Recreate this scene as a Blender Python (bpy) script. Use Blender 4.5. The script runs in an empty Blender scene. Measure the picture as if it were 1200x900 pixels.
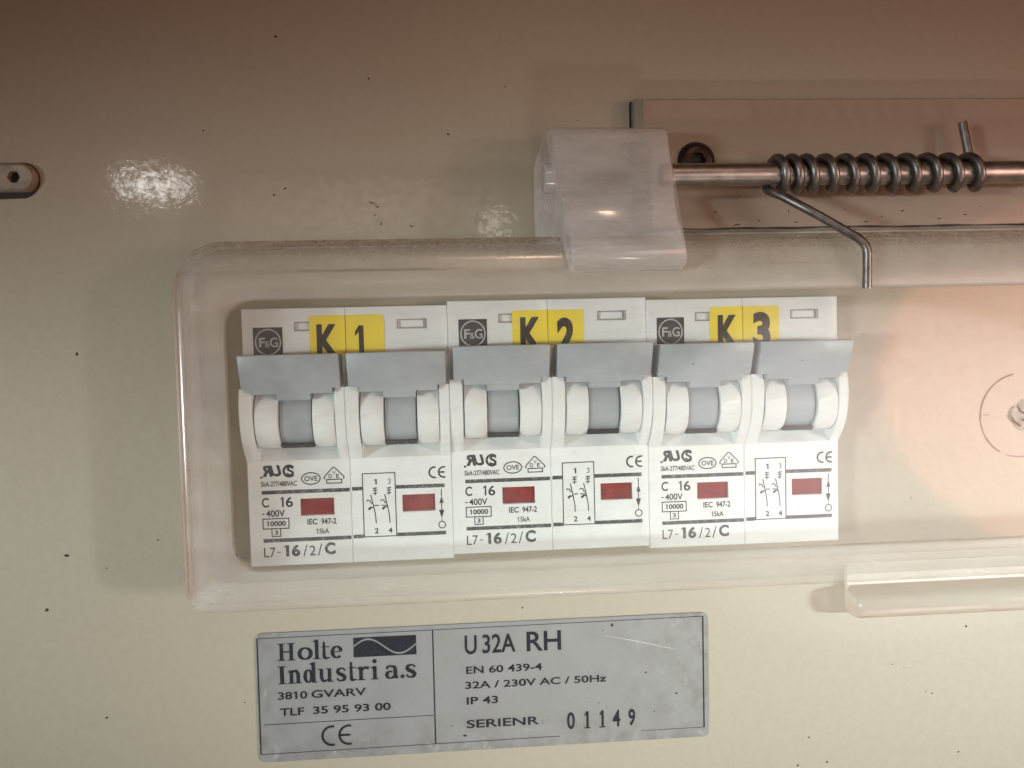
import bpy, bmesh, math, random
from mathutils import Matrix, Vector
random.seed(7)
MM = 0.001
scene = bpy.context.scene
C = scene.collection

# ------------------------------------------------------------------ camera, world, lamps, exposure
def to_world(x, z, h):                 # mm on the panel: x right, z up, h out of the panel
    return Vector((x * MM, -h * MM, z * MM))

cam_d = bpy.data.cameras.new('camera')
cam = bpy.data.objects.new('camera', cam_d); C.objects.link(cam)
cam_d.sensor_width = 36.0
cam_d.lens = 18.0 / math.tan(math.radians(32.0))
cam_d.clip_start = 0.005; cam_d.clip_end = 50.0
rot = Matrix.Rotation(math.radians(90), 4, 'X') @ Matrix.Rotation(-0.025, 4, 'Z') @ Matrix.Rotation(-0.078, 4, 'Y') @ Matrix.Rotation(-0.044, 4, 'X')
cam.matrix_world = Matrix.Translation(to_world(35.45, 37.44, 148.97)) @ rot
scene.camera = cam

world = bpy.data.worlds.new('World'); scene.world = world
world.use_nodes = True
bg = world.node_tree.nodes['Background']
bg.inputs['Color'].default_value = (1.0, 0.30, 0.12, 1)
bg.inputs['Strength'].default_value = 0.025

def lamp(name, pos, target, sx, sy, watts, color, shape='RECTANGLE', spread=180):  # unseen area lamps, added for the light, softer shadows and reflections
    d = bpy.data.lights.new(name, 'AREA'); d.shape = shape
    d.size = sx * MM; d.size_y = sy * MM; d.energy = watts; d.color = color; d.spread = math.radians(spread)
    o = bpy.data.objects.new(name, d); C.objects.link(o)
    p = to_world(*pos); o.location = p
    o.rotation_euler = (to_world(*target) - p).to_track_quat('-Z', 'Y').to_euler()
    return o
lamp('key_lamp', (900, -10, 620), (158, -26, 0), 160, 70, 0.11, (0.80, 0.98, 1.0), spread=11)
lamp('low_key_lamp', (190, -760, 620), (105, -52, 0), 200, 160, 0.024, (1.0, 0.86, 0.76), spread=10)
lamp('left_key_lamp', (-820, -20, 620), (12, -8, 0), 240, 60, 0.100, (0.86, 1.0, 1.06), spread=12)
lamp('fill_lamp', (-460, 30, 480), (-14, 12, 0), 200, 160, 0.0015, (0.97, 0.97, 0.86), spread=12)
lamp('pale_lamp', (252, -36, 290), (108, 12, 0), 250, 185, 0.0165, (1.0, 0.86, 0.84), 'ELLIPSE', spread=40)
lamp('warm_lamp', (428, 12, 290), (112, 36, 15), 320, 235, 0.172, (1.0, 0.29, 0.15), 'ELLIPSE', spread=100)
lamp('highlight_lamp', (-352, 266, 1000), (-14, 66, 0), 82, 30, 0.004, (1.0, 0.97, 0.92), spread=30)  # unseen lamp placed for the bright spot on the upper left panel
lamp('glint_lamp', (107, 208, 1000), (44.5, 59.7, 0), 34, 28, 0.0006, (1.0, 0.97, 0.92), spread=30)
lamp('strip_lamp', (-65, 230, 1000), (22, 62, 0), 390, 90, 0.0042, (1.0, 0.80, 0.72), spread=30)
lamp('upper_lamp', (160, 700, 1000), (50, 42, 0), 300, 50, 0.0085, (1.0, 0.68, 0.46), spread=7)
lamp('lower_lamp', (60, -760, 700), (55, -4, 0), 340, 60, 0.005, (1.0, 1.0, 0.95), spread=9)

vs = scene.view_settings
vs.view_transform = 'Standard'; vs.look = 'None'; vs.exposure = 0.0; vs.gamma = 1.0
scene.unit_settings.system = 'METRIC'; scene.unit_settings.length_unit = 'MILLIMETERS'
scene.cycles.max_bounces = 10; scene.cycles.transparent_max_bounces = 24

# ------------------------------------------------------------------ materials
class NT:
    def __init__(s, name):
        s.m = bpy.data.materials.new(name); s.m.use_nodes = True
        s.t = s.m.node_tree; s.t.nodes.clear()
        s.out = s.n('ShaderNodeOutputMaterial')
    def n(s, kind, **kw):
        nd = s.t.nodes.new(kind)
        for k, v in kw.items():
            if k in nd.inputs.keys() and not hasattr(nd, k): nd.inputs[k].default_value = v
            else: setattr(nd, k, v)
        return nd
    def l(s, a, b): s.t.links.new(a, b)
    def coord(s, shift=False):
        c = s.n('ShaderNodeTexCoord').outputs['Object']
        if not shift: return c
        a = s.n('ShaderNodeVectorMath', operation='ADD'); s.l(c, a.inputs[0])      # every copy gets its own stretch of the pattern
        k = s.math('MULTIPLY', s.n('ShaderNodeObjectInfo').outputs['Random'], 3.7); s.l(k, a.inputs[1]); return a.outputs[0]
    def noise(s, vec, scale, detail=4, rough=0.55):
        nd = s.n('ShaderNodeTexNoise'); nd.inputs['Scale'].default_value = scale
        nd.inputs['Detail'].default_value = detail; nd.inputs['Roughness'].default_value = rough
        s.l(vec, nd.inputs['Vector']); return nd.outputs['Fac']
    def stretch(s, vec, v):
        mp = s.n('ShaderNodeMapping'); mp.inputs['Scale'].default_value = v
        s.l(vec, mp.inputs['Vector']); return mp.outputs['Vector']
    def ramp(s, fac, p0, p1, a=0.0, b=1.0):
        r = s.n('ShaderNodeMapRange'); r.inputs['From Min'].default_value = p0; r.inputs['From Max'].default_value = p1
        r.inputs['To Min'].default_value = a; r.inputs['To Max'].default_value = b
        s.l(fac, r.inputs['Value']); return r.outputs['Result']
    def math(s, op, a, b):
        m = s.n('ShaderNodeMath', operation=op)
        for i, v in enumerate((a, b)):
            if isinstance(v, (int, float)): m.inputs[i].default_value = v
            else: s.l(v, m.inputs[i])
        return m.outputs[0]
    def mix(s, fac, a, b):
        m = s.n('ShaderNodeMix', data_type='RGBA')
        for i, v in ((0, fac), (6, a), (7, b)):
            if isinstance(v, (int, float)): m.inputs[i].default_value = v
            elif isinstance(v, tuple): m.inputs[i].default_value = (*v, 1)
            else: s.l(v, m.inputs[i])
        return m.outputs[2]
    def bump(s, hgt, strength, dist):
        b = s.n('ShaderNodeBump'); b.inputs['Strength'].default_value = strength; b.inputs['Distance'].default_value = dist
        s.l(hgt, b.inputs['Height']); return b.outputs['Normal']

def solid(name, col, rough=0.5, metal=0.0, var=0.12, scale=250, bump=0.0, bscale=1500, col2=None, spec=0.5, coat=0.0):
    m = NT(name); v = m.coord(True)
    p = m.n('ShaderNodeBsdfPrincipled')
    f = m.ramp(m.noise(v, scale), 0.3, 0.7)
    c2 = col2 or tuple(c * (1 - var) for c in col)
    m.l(m.mix(f, col, c2), p.inputs['Base Color'])
    p.inputs['Metallic'].default_value = metal
    m.l(m.ramp(m.noise(v, scale * 1.7), 0.3, 0.7, rough * 0.85, rough * 1.15), p.inputs['Roughness'])
    p.inputs['Specular IOR Level'].default_value = spec
    p.inputs['Coat Weight'].default_value = coat; p.inputs['Coat Roughness'].default_value = 0.15
    if bump: m.l(m.bump(m.noise(v, bscale, 3), 1.0, bump * MM), p.inputs['Normal'])
    m.l(p.outputs[0], m.out.inputs['Surface'])
    return m.m

def paint_mat(name, col, dirt=0.25):
    """cream enamel with soft orange peel, faint grime patches and pin-prick dirt"""
    m = NT(name); v = m.coord(); p = m.n('ShaderNodeBsdfPrincipled')
    blot = m.ramp(m.noise(v, 16, 1), 0.2, 0.8)
    c = m.mix(m.math('MULTIPLY', blot, dirt), col, tuple(a * b for a, b in zip(col, (0.93, 0.90, 0.86))))
    fine = m.ramp(m.noise(v, 900, 4), 0.60, 0.75)
    c = m.mix(m.math('MULTIPLY', fine, 0.18), c, (0.30, 0.24, 0.16))
    m.l(c, p.inputs['Base Color'])
    p.inputs['Roughness'].default_value = 0.34
    m.l(m.ramp(m.noise(v, 620, 4, 0.65), 0.40, 0.60, 0.12, 0.85), p.inputs['Coat Weight']); p.inputs['Coat Roughness'].default_value = 0.07
    ch = m.math('ADD', m.math('MULTIPLY', m.noise(v, 330, 2), 0.010), m.math('MULTIPLY', m.noise(v, 1100, 2), 0.009))
    m.l(m.bump(ch, 1.0, MM), p.inputs['Coat Normal'])
    h = m.math('ADD', m.math('MULTIPLY', m.noise(v, 420, 3), 0.05), m.math('MULTIPLY', m.noise(v, 1300, 3), 0.004))
    m.l(m.bump(h, 1.0, MM), p.inputs['Normal'])
    p.inputs['Specular IOR Level'].default_value = 0.5
    m.l(p.outputs[0], m.out.inputs['Surface'])
    return m.m

def clear_mat(name, haze, haze_col=(0.80, 0.78, 0.72), rough=0.10, dust=0.0, edge=(0.80, 0.58, 0.50), streak=0.3, wave=0.03, gloss=1.0, fine=0.05, scuff=0.0):
    """polycarbonate: see-through, milky with age, brownish where one looks along the wall"""
    m = NT(name); v = m.coord()
    lw = m.n('ShaderNodeLayerWeight'); lw.inputs['Blend'].default_value = 0.35
    tr = m.n('ShaderNodeBsdfTransparent')
    m.l(m.mix(m.math('POWER', lw.outputs['Facing'], 2.0), (0.97, 0.97, 0.955), edge), tr.inputs['Color'])
    df = m.n('ShaderNodeBsdfDiffuse'); tl = m.n('ShaderNodeBsdfTranslucent')
    sep = m.n('ShaderNodeSeparateXYZ'); m.l(v, sep.inputs[0])
    nz = m.noise(m.stretch(v, (0.35, 1, 1)), 260, 5, 0.65)
    hz = m.ramp(nz, 0.25, 0.75, haze * (1 - streak), haze * (1 + streak))
    col = m.mix(0.0, haze_col, haze_col)
    if scuff:
        sc_ = m.math('MULTIPLY', m.ramp(m.noise(m.stretch(v, (0.22, 1, 1)), 420, 6, 0.7), 0.52, 0.74), scuff)
        sc2 = m.math('MULTIPLY', m.ramp(m.noise(v, 45, 3), 0.4, 0.7), scuff * 0.6)
        hz = m.math('ADD', hz, m.math('ADD', sc_, sc2))
    if dust:
        band = m.ramp(sep.outputs['Z'], 0.0535, 0.0608)
        dn = m.ramp(m.noise(v, 700, 5, 0.7), 0.38, 0.68)
        dd = m.math('MULTIPLY', m.math('MULTIPLY', band, dn), dust)
        seam = m.math('MULTIPLY', m.ramp(m.math('ABSOLUTE', m.math('SUBTRACT', sep.outputs['Z'], 0.0556), 0), 0.0001, 0.00045, 0.75, 0), m.ramp(m.noise(m.stretch(v, (0.2, 1, 1)), 160, 4), 0.42, 0.62))
        dd = m.math('MAXIMUM', dd, seam)
        side = m.math('MULTIPLY', m.ramp(sep.outputs['X'], 0.0019, 0.0002), m.ramp(m.noise(m.stretch(v, (1, 1, 0.15)), 300, 4), 0.25, 0.6, 0.6, 1.0))
        col = m.mix(dd, m.mix(side, haze_col, (0.42, 0.21, 0.10)), (0.26, 0.17, 0.09))
        hz = m.math('MAXIMUM', hz, m.math('MULTIPLY', side, 0.85))
        hz = m.math('MAXIMUM', hz, m.math('MULTIPLY', dd, 0.9))
    m.l(col, df.inputs['Color']); m.l(col, tl.inputs['Color'])
    ad = m.n('ShaderNodeMixShader'); ad.inputs[0].default_value = 0.4
    m.l(df.outputs[0], ad.inputs[1]); m.l(tl.outputs[0], ad.inputs[2])
    mx = m.n('ShaderNodeMixShader'); m.l(hz, mx.inputs[0]); m.l(tr.outputs[0], mx.inputs[1]); m.l(ad.outputs[0], mx.inputs[2])
    gl = m.n('ShaderNodeBsdfGlossy')
    m.l(m.ramp(m.noise(v, 120, 4), 0.3, 0.7, rough * 0.7, rough * 1.4), gl.inputs['Roughness'])
    hgt = m.math('ADD', m.math('MULTIPLY', m.noise(v, 90, 2), 0.3), m.math('MULTIPLY', m.noise(m.stretch(v, (0.15, 1, 1)), 900, 2), fine))
    nrm = m.bump(hgt, 1.0, wave * MM)
    m.l(nrm, gl.inputs['Normal'])
    fr = m.n('ShaderNodeFresnel'); fr.inputs['IOR'].default_value = 1.58; m.l(nrm, fr.inputs['Normal'])
    geo = m.n('ShaderNodeNewGeometry')
    frf = m.math('MULTIPLY', m.math('MULTIPLY', fr.outputs[0], gloss), m.math('SUBTRACT', 1.0, m.math('MULTIPLY', geo.outputs['Backfacing'], 1.0)))
    fx = m.n('ShaderNodeMixShader'); m.l(frf, fx.inputs[0]); m.l(mx.outputs[0], fx.inputs[1]); m.l(gl.outputs[0], fx.inputs[2])
    m.l(fx.outputs[0], m.out.inputs['Surface'])
    return m.m

def ink_mat(name, col, wear=0.35, wcol=(0.42, 0.42, 0.40)):
    m = NT(name); v = m.coord(True); p = m.n('ShaderNodeBsdfPrincipled')
    f = m.math('MULTIPLY', m.ramp(m.noise(v, 1800, 4, 0.7), 0.50, 0.72), wear)
    m.l(m.mix(f, col, wcol), p.inputs['Base Color']); p.inputs['Roughness'].default_value = 0.5
    p.inputs['Specular IOR Level'].default_value = 0.3
    m.l(p.outputs[0], m.out.inputs['Surface']); return m.m

def plate_mat(name):
    m = NT(name); v = m.coord(); p = m.n('ShaderNodeBsdfPrincipled')
    base = m.mix(m.ramp(m.noise(v, 160, 5), 0.25, 0.8), (0.272, 0.268, 0.252), (0.248, 0.244, 0.229))
    # grime creeping in from the right edge, the lower left corner and the bottom
    sep = m.n('ShaderNodeSeparateXYZ'); m.l(v, sep.inputs[0])
    edge = m.math('MAXIMUM', m.math('MAXIMUM', m.ramp(sep.outputs['X'], 0.060, 0.083), m.ramp(sep.outputs['Z'], -0.0165, -0.0235)), m.ramp(sep.outputs['X'], 0.009, 0.0))
    g = m.math('MULTIPLY', edge, m.ramp(m.noise(v, 170, 5, 0.65), 0.42, 0.68))
    c = m.mix(m.math('MULTIPLY', g, 0.62), base, (0.13, 0.115, 0.09))
    sp = m.math('MULTIPLY', m.ramp(m.noise(v, 1500, 4, 0.7), 0.62, 0.74), 0.5)
    c = m.mix(sp, c, (0.13, 0.12, 0.10))
    lt = m.math('MULTIPLY', m.math('MULTIPLY', edge, m.ramp(m.noise(v, 420, 3, 0.6), 0.60, 0.72)), 0.6)
    c = m.mix(lt, c, (0.40, 0.38, 0.34))
    m.l(c, p.inputs['Base Color'])
    p.inputs['Metallic'].default_value = 0.25
    m.l(m.ramp(m.noise(v, 200, 4), 0.3, 0.7, 0.38, 0.55), p.inputs['Roughness'])
    m.l(m.bump(m.noise(v, 1200, 3), 1.0, 0.004 * MM), p.inputs['Normal'])
    m.l(p.outputs[0], m.out.inputs['Surface']); return m.m

M = {}
M['paint'] = paint_mat('cream_enamel', (0.365, 0.325, 0.245))
M['paint_bar'] = paint_mat('cream_enamel_bar', (0.30, 0.237, 0.172), 0.5)
M['dirt'] = solid('dirt', (0.03, 0.024, 0.018), 0.8, var=0.4)  # dirt specks, and the painted shadow lines at hinge bar and left screw
M['pencil'] = ink_mat('pencil_line', (0.06, 0.045, 0.04), 0.8, (0.20, 0.16, 0.13))
M['chip'] = solid('chipped_paint', (0.50, 0.50, 0.44), 0.7, var=0.55, scale=700, bump=0.25, bscale=900)
def plastic_mat(name, col):
    m = NT(name); v = m.coord(True); p = m.n('ShaderNodeBsdfPrincipled')
    c = m.mix(m.ramp(m.noise(v, 130, 3), 0.3, 0.7), col, tuple(a * b for a, b in zip(col, (0.95, 0.94, 0.90))))
    c = m.mix(m.math('MULTIPLY', m.ramp(m.noise(v, 500, 5, 0.7), 0.58, 0.74), 0.16), c, (0.35, 0.31, 0.25))
    c = m.mix(m.math('MULTIPLY', m.ramp(m.noise(v, 2300, 2), 0.68, 0.74), 0.35), c, (0.20, 0.18, 0.15))
    m.l(c, p.inputs['Base Color'])
    m.l(m.ramp(m.noise(v, 300, 4), 0.3, 0.7, 0.32, 0.5), p.inputs['Roughness'])
    m.l(m.bump(m.noise(v, 1100, 2), 1.0, 0.004 * MM), p.inputs['Normal'])
    m.l(p.outputs[0], m.out.inputs['Surface']); return m.m
M['white'] = plastic_mat('white_plastic', (0.81, 0.835, 0.845))
M['drum'] = solid('white_plastic_drum', (0.82, 0.84, 0.83), 0.50, var=0.08, scale=260, bump=0.004, bscale=600)
M['grey'] = solid('blue_grey_plastic', (0.39, 0.435, 0.465), 0.42, var=0.14, scale=330, bump=0.004, bscale=1400)
M['red'] = solid('red_indicator', (0.30, 0.018, 0.016), 0.5, var=0.5, scale=900, spec=0.15)
M['yellow'] = solid('yellow_sticker', (0.93, 0.72, 0.04), 0.45, var=0.10, scale=200, col2=(0.88, 0.70, 0.08))
M['ink'] = ink_mat('black_ink', (0.02, 0.022, 0.03), 0.22)
M['ink_grey'] = ink_mat('worn_ink', (0.05, 0.052, 0.06), 0.7)
M['ink_sticker'] = ink_mat('sticker_ink', (0.035, 0.028, 0.022), 0.3, (0.30, 0.24, 0.08))
M['badge'] = solid('badge_black', (0.055, 0.055, 0.06), 0.45, var=0.4, scale=1500)
M['badge_light'] = solid('badge_light', (0.55, 0.55, 0.54), 0.5, var=0.3, scale=1500)
M['grime'] = solid('slot_shade_grey', (0.46, 0.45, 0.42), 0.7, var=0.5, scale=1200)  # grey for the shade painted round the breaker slots
M['seam'] = solid('dark_gap', (0.02, 0.02, 0.02), 0.8)
M['steel'] = solid('steel_rod', (0.52, 0.47, 0.43), 0.38, 1.0, var=0.35, scale=500, bump=0.01, bscale=800)
M['spring'] = solid('spring_steel', (0.30, 0.265, 0.24), 0.45, 1.0, var=0.45, scale=700, bump=0.015, bscale=1500)
M['worn'] = solid('worn_grey_metal', (0.36, 0.32, 0.24), 0.45, 0.0, var=0.45, scale=420, bump=0.03, bscale=700)
M['screw'] = solid('rusty_screw', (0.06, 0.032, 0.025), 0.42, 0.6, var=0.5, scale=900)
M['rim'] = clear_mat('milky_polycarbonate', 0.21, (0.93, 0.91, 0.85), dust=1.0, rough=0.19, fine=0.14, scuff=0.035, gloss=0.75, edge=(0.92, 0.82, 0.76))
M['window'] = clear_mat('clear_polycarbonate', 0.022, rough=0.072, scuff=0.065, streak=0.6, wave=0.012, fine=0.0, gloss=1.4, edge=(0.97, 0.97, 0.95))
M['knuckle'] = clear_mat('frosted_polycarbonate', 0.42, (0.82, 0.80, 0.77), rough=0.15, streak=0.35, scuff=0.14, wave=0.012, gloss=1.1, edge=(0.85, 0.74, 0.66))
M['lip'] = clear_mat('milky_lip', 0.27, (0.90, 0.85, 0.78), rough=0.36, streak=0.08, wave=0.01)
M['ink_plate'] = ink_mat('plate_ink', (0.012, 0.013, 0.018), 0.12, (0.2, 0.2, 0.2))
M['plate'] = plate_mat('silver_label')

# ------------------------------------------------------------------ mesh building (all in mm: x, z, h)
class MB:
    def __init__(s): s.v = []; s.f = []; s.mi = []
    def add(s, pts, faces, mi=0):
        b = len(s.v); s.v += [tuple(p) for p in pts]
        for f in faces: s.f.append([b + i for i in f]); s.mi.append(mi)
    def box(s, x0, x1, z0, z1, h0, h1, c=0.0, mi=0):
        """block standing off the panel, front edges chamfered by c"""
        a = [(x0, z0), (x1, z0), (x1, z1), (x0, z1)]
        i = [(x0 + c, z0 + c), (x1 - c, z0 + c), (x1 - c, z1 - c), (x0 + c, z1 - c)]
        rings = [[(x, z, h0) for x, z in a], [(x, z, h1 - c) for x, z in a]] + ([[(x, z, h1) for x, z in i]] if c else [])
        s.loft(rings, True, True, mi)
    def loft(s, rings, cap0=False, cap1=False, mi=0, close=True):
        n = len(rings[0]); pts = [p for r in rings for p in r]; fs = []
        for k in range(len(rings) - 1):
            for j in range(n if close else n - 1):
                a = k * n + j; b = k * n + (j + 1) % n
                fs.append((a, b, b + n, a + n))
        if cap0: fs.append(tuple(range(n))[::-1])
        if cap1: fs.append(tuple((len(rings) - 1) * n + j for j in range(n)))
        s.add(pts, fs, mi)
    def prism(s, prof, x0, x1, c=0.0, mi=0):
        """profile of (z, h) swept along x, ends eased by c"""
        if c:
            cz = sum(p[0] for p in prof) / len(prof); ch = sum(p[1] for p in prof) / len(prof)
            def shr(p):
                dz, dh = p[0] - cz, p[1] - ch; L = math.hypot(dz, dh) or 1
                return (p[0] - dz / L * c, p[1] - dh / L * c)
            sp = [shr(p) for p in prof]
            rings = [[(x0, z, h) for z, h in sp], [(x0 + c, z, h) for z, h in prof], [(x1 - c, z, h) for z, h in prof], [(x1, z, h) for z, h in sp]]
        else: rings = [[(x0, z, h) for z, h in prof], [(x1, z, h) for z, h in prof]]
        s.loft(rings, True, True, mi)
    def tube(s, pts, r, n=14, mi=0):
        P = [Vector(p) for p in pts]; rings = []; up = None
        for i, p in enumerate(P):
            t = (P[min(i + 1, len(P) - 1)] - P[max(i - 1, 0)]).normalized()
            if up is None:
                up = Vector((0, 0, 1)) if abs(t.z) < 0.9 else Vector((1, 0, 0))
            up = (up - t * up.dot(t)).normalized(); w = t.cross(up)
            rings.append([tuple(p + (up * math.cos(a) + w * math.sin(a)) * r) for a in (2 * math.pi * k / n for k in range(n))])
        s.loft(rings, True, True, mi)
    def poly(s, pts2, h, mi=0): s.add([(x, z, h) for x, z in pts2], [tuple(range(len(pts2)))], mi)
    def rect(s, x0, x1, z0, z1, h, mi=0): s.poly([(x0, z0), (x1, z0), (x1, z1), (x0, z1)], h, mi)
    def stroke(s, pts, w, h, mi=0, closed=False):
        """flat line of width w (or a width per point)"""
        n = len(pts); P = [Vector(p) for p in pts]; L = []; R = []
        for i in range(n):
            a = P[(i - 1) % n] if (closed or i > 0) else P[i]; b = P[(i + 1) % n] if (closed or i < n - 1) else P[i]
            d1 = (P[i] - a).normalized() if (P[i] - a).length else (b - P[i]).normalized()
            d2 = (b - P[i]).normalized() if (b - P[i]).length else d1
            d = (d1 + d2).normalized() if (d1 + d2).length > 1e-6 else d1
            k = max(0.45, d.dot(d1)); ww = (w[i] if isinstance(w, (list, tuple)) else w) / 2 / k
            nn = Vector((-d.y, d.x)); L.append(P[i] + nn * ww); R.append(P[i] - nn * ww)
        fs = []
        for i in range(n if closed else n - 1):
            j = (i + 1) % n; fs.append((i, n + i, n + j, j)[::-1] if False else (n + i, n + j, j, i))
        s.add([(p.x, p.y, h) for p in L + R], fs, mi)
    def mesh_from(s, other, dx=0, dz=0): s.add([(x + dx, z + dz, h) for x, z, h in other.v], other.f)
    def plate(s, x0, x1, z0, z1, h, back, holes=(), c=0.15, mi=0):
        """slab with a chamfered rim and rectangular pockets (x0,x1,z0,z1,depth; depth None = through)"""
        X = sorted({x0 + c, x1 - c, *[v for o in holes for v in o[:2]]}); Z = sorted({z0 + c, z1 - c, *[v for o in holes for v in o[2:4]]})
        for i in range(len(X) - 1):
            for j in range(len(Z) - 1):
                mx, mz = (X[i] + X[i + 1]) / 2, (Z[j] + Z[j + 1]) / 2
                if not any(o[0] < mx < o[1] and o[2] < mz < o[3] for o in holes): s.rect(X[i], X[i + 1], Z[j], Z[j + 1], h, mi)
        a, b, d, e = x0 + c, x1 - c, z0 + c, z1 - c
        rings = [[(x0, z0, back), (x1, z0, back), (x1, z1, back), (x0, z1, back)], [(x0, z0, h - c), (x1, z0, h - c), (x1, z1, h - c), (x0, z1, h - c)], [(a, d, h), (b, d, h), (b, e, h), (a, e, h)]]
        s.loft(rings, False, False, mi)
        for o in holes:
            hb = back if o[4] is None else h - o[4]
            r0 = [(o[0], o[2]), (o[1], o[2]), (o[1], o[3]), (o[0], o[3])]
            s.loft([[(x, z, h) for x, z in r0], [(x, z, hb) for x, z in r0]], False, o[4] is not None, mi)
    def build(s, name, mats, parent=None, smooth=35, origin=(0, 0, 0), recalc=False):
        me = bpy.data.meshes.new(name)
        ox, oz, oh = origin
        me.from_pydata([((x - ox) * MM, -(h - oh) * MM, (z - oz) * MM) for x, z, h in s.v], [], s.f)
        for m in (mats if isinstance(mats, (list, tuple)) else [mats]): me.materials.append(m)
        me.polygons.foreach_set('material_index', s.mi)
        if recalc:
            b = bmesh.new(); b.from_mesh(me); bmesh.ops.recalc_face_normals(b, faces=b.faces); b.to_mesh(me); b.free()
        me.update()
        if smooth:
            me.polygons.foreach_set('use_smooth', [True] * len(me.polygons)); me.set_sharp_from_angle(angle=math.radians(smooth))
        o = bpy.data.objects.new(name, me); C.objects.link(o)
        if parent: o.parent = parent
        else: o.location = to_world(ox, oz, oh)
        return o

def tag(o, label, cat, group=None, kind=None):
    o['label'] = label; o['category'] = cat
    if group: o['group'] = group
    if kind: o['kind'] = kind
    return o
def thing(name, label, cat, pos=(0, 0, 0), group=None):
    o = bpy.data.objects.new(name, None); C.objects.link(o)
    o.location = to_world(*pos); o.empty_display_size = 0.01
    return tag(o, label, cat, group)

# ---- lettering: the built-in font turned into flat faces, fitted into a box
_font_cache = {}
def glyph_raw(body, bold):
    cu = bpy.data.curves.new('lettering_curve', 'FONT'); cu.body = body; cu.size = 1.0; cu.offset = bold
    o = bpy.data.objects.new('lettering_curve', cu); C.objects.link(o)
    dg = bpy.context.evaluated_depsgraph_get(); dg.update()
    me = bpy.data.meshes.new_from_object(o.evaluated_get(dg)); r = [(v.co.x, v.co.y) for v in me.vertices]
    bpy.data.objects.remove(o); bpy.data.curves.remove(cu); bpy.data.meshes.remove(me)
    return r
def glyph_mesh(body, bold):
    key = (body, bold)
    if key not in _font_cache:
        cu = bpy.data.curves.new('lettering_curve', 'FONT'); cu.body = body; cu.size = 1.0; cu.offset = bold; cu.resolution_u = 4
        o = bpy.data.objects.new('lettering_curve', cu); C.objects.link(o)
        dg = bpy.context.evaluated_depsgraph_get(); dg.update()
        me = bpy.data.meshes.new_from_object(o.evaluated_get(dg))
        vs_ = [(v.co.x, v.co.y) for v in me.vertices]; fs_ = [tuple(p.vertices) for p in me.polygons]
        bpy.data.objects.remove(o); bpy.data.curves.remove(cu); bpy.data.meshes.remove(me)
        if '1' in body:
            if True:
                lone = glyph_mesh('l', bold)[0]; wl = max(p[0] for p in lone) - min(p[0] for p in lone)
            top = max(p[1] for p in vs_)
            for i, ch in enumerate(body):
                if ch != '1': continue
                xr = max(p[0] for p in glyph_raw(body[:i + 1], bold)); xl = xr - wl * 1.0
                b = len(vs_); vs_ += [(xl + .002, top), (xl - .13, top - .13), (xl - .13, top - .22), (xl + .002, top - .13)]
                fs_.append((b, b + 1, b + 2, b + 3))
        _font_cache[key] = (vs_, fs_)
    return _font_cache[key]
def text(mb, body, x0, x1, z0, z1, h, bold=0.0, mi=0, shear=0.0, mirror=False, rotz=0.0):
    v, f = glyph_mesh(body, bold)
    ax, bx = min(p[0] for p in v), max(p[0] for p in v); az, bz = min(p[1] for p in v), max(p[1] for p in v)
    out = []
    for x, z in v:
        u = (x - ax) / (bx - ax); w = (z - az) / (bz - az)
        if mirror: u = 1 - u
        px = x0 + u * (x1 - x0) + shear * (w - 0.5) * (z1 - z0); pz = z0 + w * (z1 - z0)
        out.append((px, pz, h))
    mb.add(out, f, mi)
def ring_pts(cx, cz, rx, rz, a0=0, a1=360, n=28):
    return [(cx + rx * math.cos(math.radians(a0 + (a1 - a0) * k / n)), cz + rz * math.sin(math.radians(a0 + (a1 - a0) * k / n))) for k in range(n + 1)]
def ce_mark(mb, xc, xe, zc, r, w, h):
    """the letters C and E of the CE mark as arcs: centres xc and xe"""
    mb.stroke(ring_pts(xc, zc, r, r, 75, 285, 18), w, h); mb.stroke(ring_pts(xe, zc, r, r, 75, 285, 18), w, h)
    mb.stroke([(xe - r, zc), (xe + r * 0.15, zc)], w, h + 0.004)

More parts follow.
